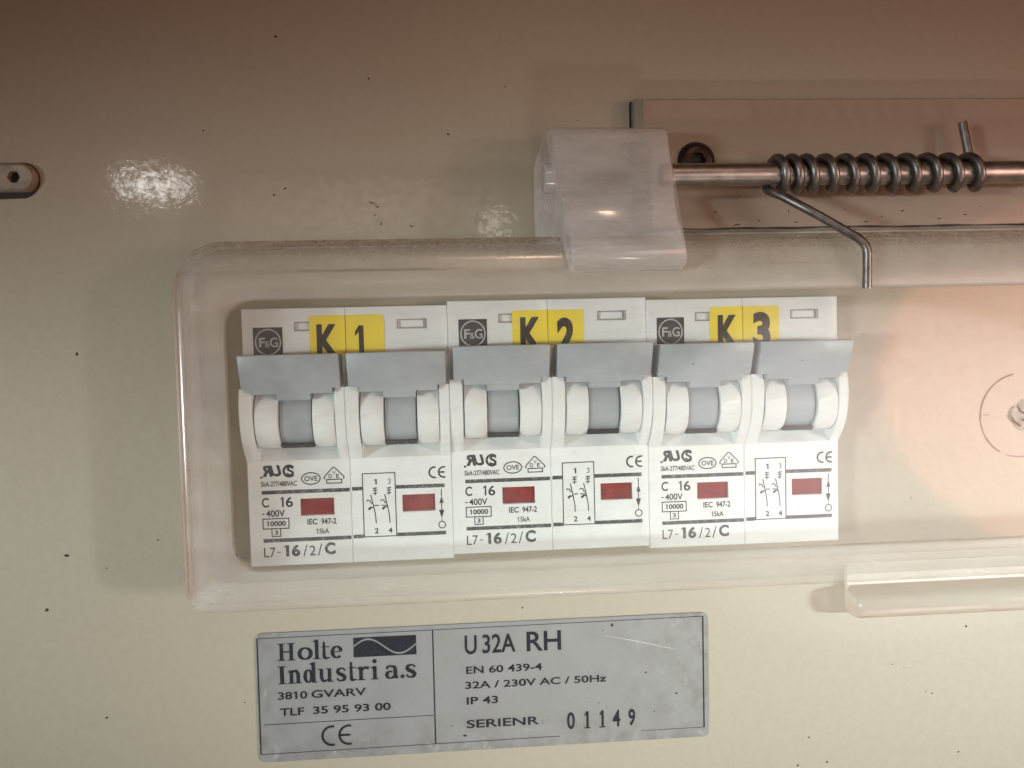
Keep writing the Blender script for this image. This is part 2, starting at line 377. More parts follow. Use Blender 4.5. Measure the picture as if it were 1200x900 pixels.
# ------------------------------------------------------------------ the painted panel
pm = MB()
pm.plate(-150, 280, -140, 200, 0.0, -3.0, [(-0.05, 35.5, -0.06, 45.05, None), (35.5, 71.0, 0.59, 45.7, None), (71.0, 106.5, 0.1, 45.2, None)], c=0.4)
def speck(mb, x, z, rx, rz, h, mi, ang=0.0):
    n = 9; c, s_ = math.cos(ang), math.sin(ang); o = []
    for k in range(n):
        a = 2 * math.pi * k / n; q = random.uniform(0.75, 1.2)
        u, w = rx * q * math.cos(a), rz * q * math.sin(a); o.append((x + c * u - s_ * w, z + s_ * u + c * w))
    mb.loft([[(u, w, h - 0.02) for u, w in o], [(x + (u - x) * 0.7, z + (w - z) * 0.7, h + 0.06) for u, w in o]], False, True, mi)
for x, z, a, b, g in [(6.9, 92.68, .32, .26, 0), (-32.73, 2.5, .55, .3, .1), (-36.53, -7.1, .42, .34, .6), (-26, -.1, .28, .1, .2), (-27.24, -27.07, .36, .17, .5),
        (-29.3, 37.97, .24, .34, 0), (22.81, 85.47, .2, .2, 0), (36.56, 75.69, .3, .16, 2.2), (-6.17, 76.49, .2, .14, 0), (-2.99, -25.7, .2, .14, 0), (133.8, -18.84, .25, .22, 0),
        (102.28, -38.79, .24, .24, 0), (100.04, -44.16, .27, .2, 0), (105.8, -43.87, .27, .22, 0), (125.68, -31.15, .3, .1, -.3), (126.9, -31.6, .26, .13, -.3), (132.25, -43.55, .26, .2, 0),
        (47.79, -10.86, .2, .17, 0), (7.54, 66.3, .34, .14, .4), (22.7, 63.58, .8, .1, -.35), (23.6, 62.9, .5, .09, -.2), (29.53, 59.41, .4, .12, -.5), (23.23, 61.46, .14, .12, 0), (24.2, 59.9, .3, .12, 1.4),
        (5.6, 65.2, .2, .2, 0), (-17, 4.6, .2, .13, 0), (60, 78, .16, .12, 0), (47, 84, .14, .12, 0), (119, -25.5, .22, .1, .2), (121.3, -26.2, .18, .09, -.3)]:
    speck(pm, x, z, a, b, 0, 1, g)
# compass line and chipped knock-out mark right of the breakers
arc = ring_pts(144.6, 21.8, 8.0, 8.0, 100, 240, 34)
pm.stroke(arc, [random.uniform(0.22, 0.42) for _ in arc], 0.012, 2)
pm.stroke([(137.2, 22.1), (138.6, 22.0)], 0.14, 0.012, 2)
pm.stroke(ring_pts(144.6, 21.8, 8.0, 8.0, 250, 440, 40), 0.18, 0.012, 2)
n = 22; rings_ = [[] for _ in range(5)]
for k in range(n):
    a = 2 * math.pi * k / n
    for q, (rr, hh) in enumerate(((3.2, 0.01), (2.6, 0.30), (2.0, 0.42), (1.3, 0.16), (0.6, 0.05))):
        w_ = rr * random.uniform(0.78, 1.2); rings_[q].append((145.3 + w_ * math.cos(a), 21.8 + w_ * 0.85 * math.sin(a), hh * random.uniform(0.5, 1.5) if q else 0.01))
pm.loft(rings_, False, True, 3)
for pts_ in ([(142.7, 21.6), (143.2, 20.7), (144.0, 20.1), (144.5, 19.7)], [(143.9, 23.5), (144.4, 22.7), (145.2, 22.2), (146.4, 21.8)], [(144.9, 20.8), (145.8, 21.1), (146.6, 20.9)]):
    pm.tube([(x, z, 0.38) for x, z in pts_], 0.16, 6, 1)
panel = pm.build('panel', [M['paint'], M['dirt'], M['pencil'], M['chip']])
tag(panel, 'cream painted metal front panel of the enclosure, dotted with dark specks', 'panel', kind='structure')

# ------------------------------------------------------------------ circuit breakers
FACE = 4.0
def pole_geometry(mb, x0, holes):
    w = 17.69; x1 = x0 + w
    mb.plate(x0, x1, 0, 18.6, FACE, -9, [q for q in holes if q[2] < 18], 0.13)              # lower printed face
    mb.plate(x0, x1, 31.2, 45.0, FACE, -9, [q for q in holes if q[2] > 31], 0.13)           # upper face
    mb.prism([(18.6, -9), (18.6, 3.95), (21.9, 0.6), (31.2, 0.6), (31.2, -9)], x0 + 0.02, x1 - 0.02)   # sloping floor of the lever well
    rail = [(17.9, 3.7), (18.7, 4.25), (19.6, 5.1), (20.8, 6.1), (22.3, 7.1), (24.2, 7.85), (26.3, 8.3), (28.3, 8.35), (30, 8.1), (31.3, 7.7), (31.35, 5.2), (36.4, 5.2), (37.0, 3.7), (34, 0.4), (20, 0.4)]
    mb.prism(rail, x0, x0 + 2.25, 0.16); mb.prism(rail, x1 - 1.75, x1, 0.16)

def lever_mesh(mb):
    wide = [(31.45, 8.2), (31.3, 9.0), (32.6, 9.55), (36.5, 11.15), (36.95, 11.05), (37.05, 10.6), (36.95, 5.4), (31.8, 5.4)]
    mb.prism(wide, 0.75, 17.2, 0.14)
    midp = [(30.5, 7.8), (30.35, 8.65), (31.0, 8.95), (31.6, 9.08), (31.6, 5.5), (30.6, 5.5)]
    mb.prism(midp, 2.45, 15.75, 0.08)
    cen = [(29.35, 7.4), (29.25, 8.15), (30.0, 8.6), (30.45, 8.68), (30.45, 4), (29.5, 4)]
    mb.prism(cen, 6.45, 12.0, 0.06)
    arcp = [(26 + 5.2 * math.sin(t), 2.4 + 5.2 * math.cos(t)) for t in [math.radians(-62 + 110 * k / 14) for k in range(15)]]
    mb.prism(arcp + [(29.8, 1.2), (21.6, 1.2)], 6.62, 11.85)
def drum_mesh(mb):
    arcp = [(26.0 + 5.7 * math.sin(t), 2.55 + 5.7 * math.cos(t)) for t in [math.radians(-66 + 122 * k / 18) for k in range(19)]]
    arcp += [(30.6, 2.2), (20.8, 2.2)]
    mb.prism(arcp, 2.5, 6.4, 0.15); mb.prism(arcp, 12.15, 15.85, 0.15)

def marking_mesh():
    k = MB(); h = FACE + 0.02; mm = MB()
    W = 0.66
    # the two rules across both poles, stopping at the diagram box
    for z in (12.98, 4.5):
        for a, b in ((2.35, 17.55), (17.95, 19.72), (25.6, 34.2)):
            k.rect(a, b, z - W / 2 + (a * .006), z + W / 2 + (a * .006), h, 1)
    # recognised component and certification marks
    text(k, 'R', 2.35, 4.15, 15.75, 17.75, h, 0.05, 0, -0.25, True); text(k, 'U', 3.95, 5.75, 15.75, 17.75, h + .004, 0.05, 0, -0.25)
    k.rect(2.2, 2.6, 15.5, 15.85, h)
    k.stroke(ring_pts(7.2, 16.65, 0.95, 0.95, 40, 320, 18), 0.42, h); text(k, 'S', 6.75, 8.05, 15.8, 17.5, h + .004, 0.03)
    text(k, '5kA-277/480VAC', 2.25, 8.45, 14.0, 14.92, h, 0.022)
    k.stroke(ring_pts(10.88, 15.2, 1.6, 1.02, 0, 360, 30)[:-1], 0.20, h, closed=True); text(k, 'OVE', 9.75, 12.02, 14.75, 15.65, h, 0.022)
    k.stroke([(13.35, 14.95), (13.15, 15.2), (13.3, 15.5), (14.7, 17.0), (15.0, 17.0), (16.5, 15.5), (16.65, 15.2), (16.4, 14.95)], 0.19, h)
    k.stroke([(13.6, 14.9), (16.2, 14.9), (16.2, 14.25), (13.6, 14.25)], 0.19, h, closed=True)
    text(k, 'V', 14.6, 15.2, 15.75, 16.45, h, 0.0); text(k, 'D', 13.95, 14.55, 15.12, 15.85, h, 0.024); text(k, 'E', 15.25, 15.8, 15.12, 15.85, h, 0.024)
    # ratings
    text(k, 'C', 2.3, 3.52, 10.36, 12.08, h, 0.022); text(k, '1', 5.5, 6.05, 10.36, 12.12, h, 0.022); text(k, '6', 6.4, 7.66, 10.3, 12.12, h, 0.022)
    text(k, '-', 2.25, 2.7, 9.12, 9.32, h); text(k, '400V', 2.95, 6.2, 8.68, 9.88, h, 0.022)
    k.stroke([(2.38, 6.6), (6.82, 6.6), (6.82, 8.35), (2.38, 8.35)], 0.19, h, closed=True); text(k, '10000', 3.0, 6.3, 7.02, 7.95, h, 0.034)
    k.stroke([(3.86, 6.5), (3.86, 5.22), (5.34, 5.22), (5.34, 6.5)], 0.18, h); text(k, '3', 4.3, 4.9, 5.5, 6.3, h, 0.03)
    text(k, 'IEC', 10.0, 11.75, 7.05, 8.1, h, 0.028); text(k, '947-2', 12.4, 15.05, 7.0, 8.1, h, 0.028); text(k, '15kA', 11.5, 13.75, 5.35, 6.3, h, 0.024)
    # type code
    text(k, 'L7', 2.35, 4.35, 1.55, 3.28, h, 0.004, 2); text(k, '-', 4.65, 5.25, 2.3, 2.48, h, 0.01, 2)
    text(k, '16', 5.8, 8.6, 1.55, 3.68, h, 0.045, 2); text(k, '/', 9.1, 9.9, 1.5, 3.55, h, 0.0, 2); text(k, '2', 10.2, 11.3, 1.6, 3.35, h, 0.004, 2); text(k, '/', 11.6, 12.45, 1.5, 3.6, h, 0.0, 2)
    text(k, 'C', 12.85, 14.72, 1.62, 3.8, h, 0.045, 2)
    # contact diagram
    k.stroke([(19.8, 4.47), (25.5, 4.47), (25.48, 15.72), (19.8, 15.68)], 0.18, h, closed=True)
    for dx, a, b in ((0, '1', '2'), (2.42, '3', '4')):
        text(k, a, 21.75 + dx, 22.3 + dx, 13.72, 14.68, h, 0.015 if a == '1' else 0.0); text(k, b, 21.65 + dx, 22.35 + dx, 5.0, 5.98, h, 0.028)
        k.stroke([(21.15 + dx, 11.95), (21.62 + dx, 9.8), (21.9 + dx, 8.2), (21.97 + dx, 6.8)], 0.19, h)
        for q in (12.1, 12.6, 13.0): k.stroke([(21.55 + dx, q), (22.35 + dx, q + .12)], 0.19, h)
        k.stroke([(21.95 + dx, 11.8), (21.95 + dx, 13.2)], 0.18, h + .004)
        k.stroke([(20.4 + dx, 10.75), (20.6 + dx, 11.0), (21.0 + dx, 10.9), (21.1 + dx, 10.55), (21.35 + dx, 10.35)], 0.19, h + .004)
        k.stroke([(20.7 + dx, 9.3), (21.1 + dx, 9.65), (21.6 + dx, 9.7)], [0.45, 0.35, 0.14], h + .004)
    k.stroke([(21.75, 10.0), (22.55, 10.0)], 0.20, h + .008); k.stroke([(22.95, 10.0), (23.95, 9.95)], 0.20, h + .008)
    # CE, arrow and circle
    ce_mark(k, 32.45, 34.1, 15.5, 0.92, 0.32, h)
    k.stroke([(33.57, 12.5), (33.55, 11.2)], 0.19, h); k.poly([(33.15, 10.0), (33.95, 10.0), (33.55, 11.3)], h + .004)
    k.stroke([(33.55, 10.0), (33.55, 8.6)], 0.19, h); k.poly([(33.05, 8.75), (33.53, 7.2), (34.0, 8.75)], h + .004)
    k.stroke([(33.53, 7.2), (33.53, 6.75)], 0.14, h); k.stroke(ring_pts(33.55, 6.1, 0.6, 0.6, 0, 360, 24)[:-1], 0.19, h, closed=True)
    return k

def make_breaker():
    r = thing('circuit_breaker', 'x', 'circuit breaker', (0, 0, 0), 'circuit breakers in a row behind the clear cover')
    hb = MB()
    pole_geometry(hb, 0.02, [(8.9, 14.75, 8.65, 11.7, 0.55), (9.05, 14.0, 41.1, 42.5, 0.35)])
    pole_geometry(hb, 17.77, [(26.65, 32.45, 8.65, 11.72, 0.55), (26.75, 31.75, 41.15, 42.6, 0.35)])
    hb.box(0.3, 35.2, 0.2, 44.8, -9.2, -1)
    hb.build('housing', M['white'], r)
    for dx in (0, 17.75):
        lm = MB(); lever_mesh(lm); lv = lm.build('lever', M['grey'], r, smooth=40); lv.location.x = dx * MM
        dm = MB(); drum_mesh(dm); dm.build('drum', M['drum'], lv, smooth=40)
    for a, b in ((8.95, 14.7), (26.7, 32.4)):
        im = MB(); im.box(a, b, 8.72, 11.65, 3.3, 3.62, 0.05); im.build('indicator_window', M['red'], r)
    sl = MB()  # shade of the shallow slots, painted as grey outlines and end strips
    for a, b, c_, d in ((9.05, 14.0, 41.1, 42.5), (26.75, 31.75, 41.15, 42.6)):
        sl.stroke([(a, c_), (b, c_), (b, d), (a, d)], [0.26, 0.34, 0.30, 0.22], FACE + 0.01, closed=True)
        sl.rect(b - .5, b - .12, c_ + .12, d - .12, FACE - 0.33)
    sl.build('slot_shade', M['grime'], r, smooth=0)
    gp = MB()
    for dx in (0, 17.75):
        for a, b in ((6.5, 8.3), (8.4, 10.1), (10.2, 11.95)):
            q = random.uniform(-.08, .12); gp.prism([(20.9, 4.5), (20.9, 6.0 + q), (21.6, 6.35 + q), (21.8, 4.5)], a + dx, b + dx)
    gp.build('pivot_gap', M['seam'], r, smooth=0)
    bm_ = MB(); bm_.box(1.92, 6.92, 36.6, 41.75, 3.98, 4.04)
    bd = bm_.build('badge', M['badge'], r, smooth=0)
    bl = MB(); h = 4.055
    bl.stroke(ring_pts(4.43, 39.2, 2.12, 2.2, 0, 360, 36)[:-1], 0.24, h, closed=True)
    text(bl, 'F', 2.9, 3.95, 38.35, 40.0, h, 0.02); text(bl, '&', 3.9, 4.75, 38.3, 39.4, h, 0.0); text(bl, 'G', 4.75, 6.1, 38.3, 40.0, h, 0.015)
    bl.build('emblem', M['badge_light'], bd, smooth=0)
    marking_mesh().build('printed_marking', [M['ink'], M['ink_grey'], M['ink_grey']], r, smooth=0)
    return r
def copy_tree(o, parent=None):
    c = o.copy(); C.objects.link(c)
    if parent: c.parent = parent
    for ch in list(o.children): copy_tree(ch, c)
    return c
proto = make_breaker()
B = [proto, copy_tree(proto), copy_tree(proto)]
for b, x, z, lab in zip(B, (0, 35.5, 71.0), (0.0, 0.65, 0.16), (
        'white two-pole circuit breaker with the yellow K 1 sticker, grey levers up',
        'white two-pole circuit breaker with the yellow K 2 sticker, between K 1 and K 3',
        'white two-pole circuit breaker with the yellow K 3 sticker, beside the blank panel')):
    b.location = to_world(x, z, 0); b['label'] = lab
# stickers (different on each)
def sticker(b, x0, x1, z0, z1, cr, body, boxes, name_ink):
    m = MB(); h0, h1 = 4.0, 4.09
    def rr(q):
        p = []
        for (cx, cz, a0) in ((x1 - cr[1], z1 - cr[1], 0), (x0 + cr[0], z1 - cr[0], 90)):
            rad = cr[1] if a0 == 0 else cr[0]
            p += [(cx + rad * math.cos(math.radians(a0 + 15 * k)), cz + rad * math.sin(math.radians(a0 + 15 * k)), q) for k in range(7)]
        return p + [(x0, z0, q), (x1, z0, q)]
    m.loft([rr(h0), rr(h1)], False, True)
    s = m.build('sticker', M['yellow'], b, smooth=0)
    t = MB()
    for ch, (a, c_, d, e, bold) in zip(body, boxes): text(t, ch, a, c_, d, e, h1 + 0.02, bold)
    t.build('sticker_lettering', M['ink_sticker'], s, smooth=0)
    gm = MB(); gm.stroke([(17.74, z0), (17.74, z1)], 0.10, h1 + 0.012); gm.build('slit', M['dirt'], s, smooth=0)
sticker(B[0], 11.55, 24.45, 32.6, 43.62, (0.25, 0.9), 'K1', [(12.75, 16.5, 36.2, 42.1, .045), (19.35, 20.85, 35.6, 41.75, .03)], 0)
sticker(B[1], 11.4, 24.18, 32.4, 43.1, (0.4, 0.2), 'K2', [(12.8, 16.6, 35.9, 41.9, .05), (19.35, 22.55, 35.4, 41.7, .05)], 0)
sticker(B[2], 11.65, 24.5, 32.5, 43.5, (0.5, 0.3), 'K3', [(13.1, 16.9, 36.0, 42.0, .05), (19.6, 22.9, 35.6, 42.4, .05)], 0)

# ------------------------------------------------------------------ hinge bar and its screw
HB = MB()
x0, x1, z0, z1 = 69.9, 240.0, 57.4, 81.0
HB.loft([[(x0, z0, 0.01), (x1, z0, 0.01), (x1, z1, 0.01), (x0, z1, 0.01)], [(x0, z0, 2.6), (x1, z0, 3.2), (x1, z1, 3.2), (x0, z1, 2.6)],
         [(x0 + 1.3, z0, 4.0), (x1, z0, 4.0), (x1, z1 - .35, 4.0), (x0 + 1.3, z1 - .6, 4.0)]], False, True)
for x, z, a, b, g in [(92, 59.0, .3, .1, .3), (99, 58.6, .5, .1, 0), (104, 59.3, .2, .12, .4), (97.5, 60.6, .12, .3, 0), (112, 58.5, .6, .1, 0), (119, 60.4, .4, .14, .2), (126, 58.9, .5, .12, 0), (88, 58.3, .7, .12, .1), (108, 60.8, .3, .1, -.2), (131, 59.6, .4, .12, .1), (84, 60.6, .4, .1, 0.2), (86.9, 72.2, .18, .1, 0), (115, 59.4, .25, .1, .5), (134, 61, .2, .1, 0)]:
    speck(HB, x, z, a, b, 4.0, 1, g)
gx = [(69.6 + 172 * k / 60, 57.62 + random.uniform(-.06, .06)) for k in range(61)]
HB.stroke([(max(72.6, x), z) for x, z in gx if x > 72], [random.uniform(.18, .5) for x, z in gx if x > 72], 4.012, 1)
HB.stroke([(240, 81.12)] + [(235 - 165.3 * k / 40, 81.12) for k in range(41)] + [(69.72, 81.12), (69.72, 75), (69.72, 66), (69.72, 57.4)], [.3] * 2 + [random.uniform(.22, .42) for _ in range(41)] + [.42, .42, .36, .3, .3][:3], 0.02, 1)  # shadow seam painted as a dark line along the top and left edges
hbar = HB.build('hinge_bar', [M['paint_bar'], M['dirt']], smooth=0, origin=(x0, z0, 0))
tag(hbar, 'cream painted metal bar with a slanted end behind the rod and spring', 'hinge bar')

def screw(label, cx, cz, h0, r, hh, mat, rec, sx=1.0, cap=0.0, socket_r=0.42, sides=6, sock_off=0.0):
    t = thing('screw', label, 'screw', (cx, cz, h0))
    m = MB(); n = 40
    def ring(rr, h):
        return [(cx + rr * math.cos(2 * math.pi * k / n) + (cap if math.cos(2 * math.pi * k / n) > 1e-6 else -cap), cz + rr * math.sin(2 * math.pi * k / n), h) for k in range(n)]
    def sock(rr, h): return [(cx + sock_off + rr * math.cos(2 * math.pi * k / n) * (1 + 0.06 * math.cos(sides * 2 * math.pi * k / n)), cz + rr * math.sin(2 * math.pi * k / n) * (1 + 0.06 * math.cos(sides * 2 * math.pi * k / n)), h) for k in range(n)]
    s = socket_r * r
    m.loft([ring(r, h0), ring(r, h0 + hh * 0.35), ring(r * 0.93, h0 + hh * 0.75), ring(r * 0.78, h0 + hh), sock(s, h0 + hh * 0.97), sock(s * 0.93, h0 + hh * 0.15)], False, True)
    m.build('head', mat, t, smooth=35, origin=(cx, cz, h0))
    k = MB(); k.poly([(p[0], p[1]) for p in sock(s * 0.95, 0)], h0 + hh * 0.16); k.build('socket', rec, t, smooth=0, origin=(cx, cz, h0))
    return t, ring
t, ring = screw('dark rusty screw half hidden behind the rod, in the bar', 80.6, 69.6, 4.0, 3.1, 1.2, M['screw'], M['seam'])
k = MB(); k.loft([[(80.6 + (3.45) * math.cos(2 * math.pi * q / 40), 69.6 + 3.45 * math.sin(2 * math.pi * q / 40), 4.03) for q in range(40)], [(80.6 + 2.9 * math.cos(2 * math.pi * q / 40), 69.6 + 2.9 * math.sin(2 * math.pi * q / 40), 4.05) for q in range(40)]])
k.build('countersink', M['seam'], t, smooth=0, origin=(80.6, 69.6, 4.0))

# ------------------------------------------------------------------ painted socket screw at the left edge of the picture
t, _r = screw('grimy grey oblong screw head with a dark socket, left of the cover', -38.9, 68.5, 0.0, 2.5, 1.2, M['worn'], M['seam'], cap=2.2, socket_r=0.40, sides=6, sock_off=1.1)
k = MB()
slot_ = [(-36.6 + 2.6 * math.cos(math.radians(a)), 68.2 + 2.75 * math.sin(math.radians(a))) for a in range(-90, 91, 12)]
k.stroke([(-50, 65.2)] + slot_ + [(-50, 70.9)], [1.3, 1.0, 0.8, 0.65, 0.5, 0.4, 0.35, 0.3] + [0.22] * 10, 0.06)  # shadow gap round the head painted as a dark band, widest below
k.build('groove_shadow', M['dirt'], t, smooth=0, origin=(-38.9, 68.4, 0.0))
# ------------------------------------------------------------------ clear cover
def rrect(x0, x1, z0, z1, r, h, n=8):
    """r: radii bottom-left, bottom-right, top-right, top-left"""
    p = []
    for (cx, cz, rad, a0) in ((x0 + r[0], z0 + r[0], r[0], 180), (x1 - r[1], z0 + r[1], r[1], 270), (x1 - r[2], z1 - r[2], r[2], 0), (x0 + r[3], z1 - r[3], r[3], 90)):
        for k in range(n + 1):
            a = math.radians(a0 + 90 * k / n); p.append((cx + rad * math.cos(a), cz + rad * math.sin(a), h))
    return p
cover = thing('clear_cover', 'clear yellowed plastic hinged cover over the three circuit breakers', 'cover', (-8.3, -5.3, 0))
CO = (-8.3, -5.3, 0)
XR = 215.0
def cring(il, ib, it, h, r=None):
    L, Bt, T = -8.9 + il, -5.3 + ib, 56.0 - it
    rr = r or (max(1.5, 5 - il), 5, 6, max(4, 8.0 - il * 0.6))
    return rrect(L, XR - il, Bt, T, rr, h)
rim = MB()
outer = [cring(0, 0, 0, 0.3), cring(0.15, 0.12, 0.15, 6), cring(0.3, 0.25, 0.3, 11)]
for k in range(1, 7):
    a = math.radians(15 * k); s_, c_ = math.sin(a), 1 - math.cos(a)
    ring_ = cring(0.3 + 2.2 * c_, 0.25 + 1.7 * c_, 0.3 + 5.4 * c_, 11 + 5 * s_)
    outer.append([(x, z, q - max(0.0, min(1.0, (z - 46.0) / 4.3)) * 1.05 * s_) for x, z, q in ring_])
win_r = (4.6, 4.6, 4.6, 4.6)
outer.append(rrect(-0.8, XR - 7.9, 1.45, 46.25, (5.3, 5.3, 5, 5), 16.27))
outer.append(rrect(-0.15, XR - 8.5, 2.2, 45.9, win_r, 16.05))
outer.append(rrect(0.0, XR - 8.6, 2.35, 45.75, win_r, 15.3))
rim.loft(outer)
inner = [cring(1.4, 1.4, 1.4, 0.3), cring(1.6, 1.5, 1.6, 11)]
for k in (2, 4, 6):
    a = math.radians(15 * k); s_, c_ = math.sin(a), 1 - math.cos(a)
    inner.append(cring(1.6 + 1.6 * c_, 1.5 + 1.0 * c_, 1.6 + 4.2 * c_, 11 + 3.5 * s_))
inner.append(rrect(-0.3, XR - 8.4, 2.05, 46.05, win_r, 14.4)); inner.append(rrect(0.0, XR - 8.6, 2.35, 45.75, win_r, 13.9))
rim.loft([r_[::-1] for r_ in inner])
rim.loft([cring(1.4, 1.4, 1.4, 0.3), cring(0, 0, 0, 0.3)])
rim.build('rim', M['rim'], cover, smooth=50, origin=CO)
win = MB()
win.poly([(p[0], p[1]) for p in rrect(0.0, XR - 8.6, 2.35, 45.75, win_r, 0)], 15.3)
win.poly([(p[0], p[1]) for p in rrect(0.0, XR - 8.6, 2.35, 45.75, win_r, 0)][::-1], 13.9)
for x, z, a, b, g in [(76.1, 33.7, .16, .09, 0), (105.4, 38.0, .2, .07, .3), (113.9, 9.8, .13, .1, 0), (94.9, 33.8, .1, .1, 0), (122.5, 38.9, .3, .06, .2), (128, 40.4, .22, .06, 0.1), (117, 31, .3, .05, .2), (0.6, 5.0, .1, .2, 0)]:
    speck(win, x, z, a, b, 15.3, 1, g)
win.build('window', [M['window'], M['dirt']], cover, smooth=0, origin=CO)
# hinge knuckle
kn = MB()
rows = [(55.0, 2.0, 51.9, 72.6), (58, 1.6, 51.5, 72.4), (66, 1.6, 51.5, 72.2), (69.5, 2.4, 51.6, 72.3), (72.4, 5.2, 52.3, 72.6), (73.7, 8.2, 53.0, 73.0), (74.0, 10.0, 53.4, 73.2), (73.7, 11.6, 53.5, 73.2),
        (72.9, 12.5, 53.6, 73.1), (71.6, 13.2, 53.6, 73.0), (66.0, 15.75, 53.7, 72.9), (60.4, 18.2, 54.3, 72.7), (59.2, 18.65, 54.5, 72.7), (58.2, 18.92, 54.7, 72.8), (56.8, 19.15, 54.9, 73.0), (52.4, 19.7, 55.4, 74.0),
        (51.2, 19.6, 55.5, 74.2), (50.2, 18.9, 55.6, 74.4), (49.5, 17.4, 55.6, 74.5), (49.2, 16.0, 55.6, 74.5), (49.2, 15.0, 55.6, 74.5), (53.5, 14.2, 55.0, 73.6)]
def kring(side, inset, k):
    o = []
    for z, h, xl, xr in rows:
        x = xl + inset if side == 0 else xr - inset
        zz, hh = (z, h) if side == 0 else (z + (62 - z) * .012, h + (11 - h) * .02)
        o.append((x, 62 + (zz - 62) * k, 10.5 + (hh - 10.5) * k))
    return o
kn.loft([kring(0, 0.0, 0.965), kring(0, 0.12, 0.985), kring(0, 0.4, 1.0), kring(1, 0.4, 1.0), kring(1, 0.12, 0.985), kring(1, 0.0, 0.965)], True, True)
kn.build('hinge_knuckle', M['knuckle'], cover, smooth=34, origin=CO, recalc=True)
kn2 = MB(); cap_ = [(65.6 + 2.5 * math.cos(2 * math.pi * k / 24), 10.2 + 2.5 * math.sin(2 * math.pi * k / 24)) for k in range(24)]
kn2.prism(cap_, 52.3, 54.4, 0.3)
kn2.build('pin_boss', M['knuckle'], cover, smooth=40, origin=CO, recalc=True)
lip = MB()
prof = [(-5.2, 0.25), (-5.2, 0.95), (-9.3, 1.0), (-9.6, 2.2), (-10.0, 4.8), (-10.8, 5.9), (-12.2, 6.3), (-13.6, 5.9), (-14.5, 4.8), (-14.8, 2.4), (-14.7, 0.25)]
lip.prism(prof, 109.2, 205, 0.9)
lip.build('pull_lip', M['lip'], cover, smooth=50, origin=CO, recalc=True)

# ------------------------------------------------------------------ rod and torsion spring
rod = MB(); rod.tube([(72.2, 65.8, 11), (73, 65.8, 11), (120, 65.8, 11), (240, 65.8, 11)], 1.92, 28)
tag(rod.build('hinge_rod', M['steel'], smooth=60, origin=(72.2, 65.8, 11)), 'round steel hinge rod running from the plastic knuckle through the spring', 'rod')
fx = [93.0, 95.4, 98.0, 101.5, 105.1, 108.7, 112.3, 116.0, 119.8, 123.6, 127.4]   # where each turn crosses the front
def xat(turn):
    if turn <= 0: return fx[0] + turn * 2.6
    i = min(int(turn), len(fx) - 2); return fx[i] + (fx[i + 1] - fx[i]) * (turn - i)
RM, RW = 2.70, 0.75
pts = [(105.2, 45.6, 17.15), (105.25, 48, 17.15), (105.3, 51.2, 17.15), (105.15, 52.3, 17.15), (104.6, 53.2, 17.1), (103.7, 54.0, 17.0), (97.6, 58.2, 15.2), (92.6, 61.7, 13.0)]
N = 30
t0, t1 = -0.70, 10.5
steps = int((t1 - t0) * N)
for k in range(steps + 1):
    tt = t0 + (t1 - t0) * k / steps; a = 2 * math.pi * tt      # a = 0 at the front, growing: front > bottom > back > top
    pts.append((xat(tt), 65.8 - RM * math.sin(a), 11 + RM * math.cos(a)))
e = pts[-1]
pts += [(e[0] - 0.1, e[1] + 2.0, e[2] - .1), (e[0] - .5, e[1] + 5.0, e[2] - .4), (e[0] - 1.1, e[1] + 9.6, e[2] - 0.9)]
sp = MB(); sp.tube(pts, RW, 12)
tag(sp.build('torsion_spring', M['spring'], smooth=60, origin=(110, 65.8, 11)), 'coiled dark steel torsion spring wound on the rod, one bent leg on the cover', 'spring')

# ------------------------------------------------------------------ nameplate
NPO = (-0.76, -13.12, 0.0)
npl = thing('nameplate', 'silver rating label reading Holte Industri a.s, stuck below the cover', 'nameplate', NPO)
npl.rotation_euler = (0, 0.003, 0)
P = MB(); P.loft([rrect(0, 83.4, -23.85, 0, (1.3, 1.1, 1.5, 1.5), 0.005), rrect(0, 83.4, -23.85, 0, (1.3, 1.1, 1.5, 1.5), 0.22), rrect(.08, 83.32, -23.77, -.08, (1.3, 1.1, 1.5, 1.5), 0.30)], False, True)
for x, z, a, b in [(65.2, -1.58, .34, .34), (77.26, -15.19, .26, .24), (37.4, -20.98, .42, .24), (71.5, -10.9, .2, .2), (35, -19, .14, .1), (63.5, -2.5, .14, .12), (62.5, -16.2, .12, .1), (73, -18.4, .12, .12), (53, -18.9, .1, .1), (64, -17, .1, .1)]:
    speck(P, x, z, a, b, 0.30, 1)
P.stroke([(64.0, -3.5), (70, -4.9), (77.3, -6.8)], [.06, .13, .05], 0.318, 2)
P.build('plate', [M['plate'], M['dirt'], M['badge_light']], npl, smooth=30)
h = 0.325
bd = MB()
bd.stroke([(0.42, -0.95), (82.5, -0.72)], 0.13, h); bd.stroke([(82.5, -0.72), (82.53, -21.97)], 0.26, h + .004); bd.stroke([(0.42, -0.95), (0.4, -22.28)], 0.24, h + .004)
bd.stroke([(0.4, -22.28), (55, -22.1)], 0.13, h); bd.stroke([(70.5, -22.0), (82.5, -21.97)], 0.10, h)
bd.stroke([(31.95, -0.88), (31.96, -22.1)], 0.24, h + .008); bd.stroke([(1.2, -16.83), (31.8, -16.78)], 0.13, h)
bd.build('printed_border', M['ink_plate'], npl, smooth=0)
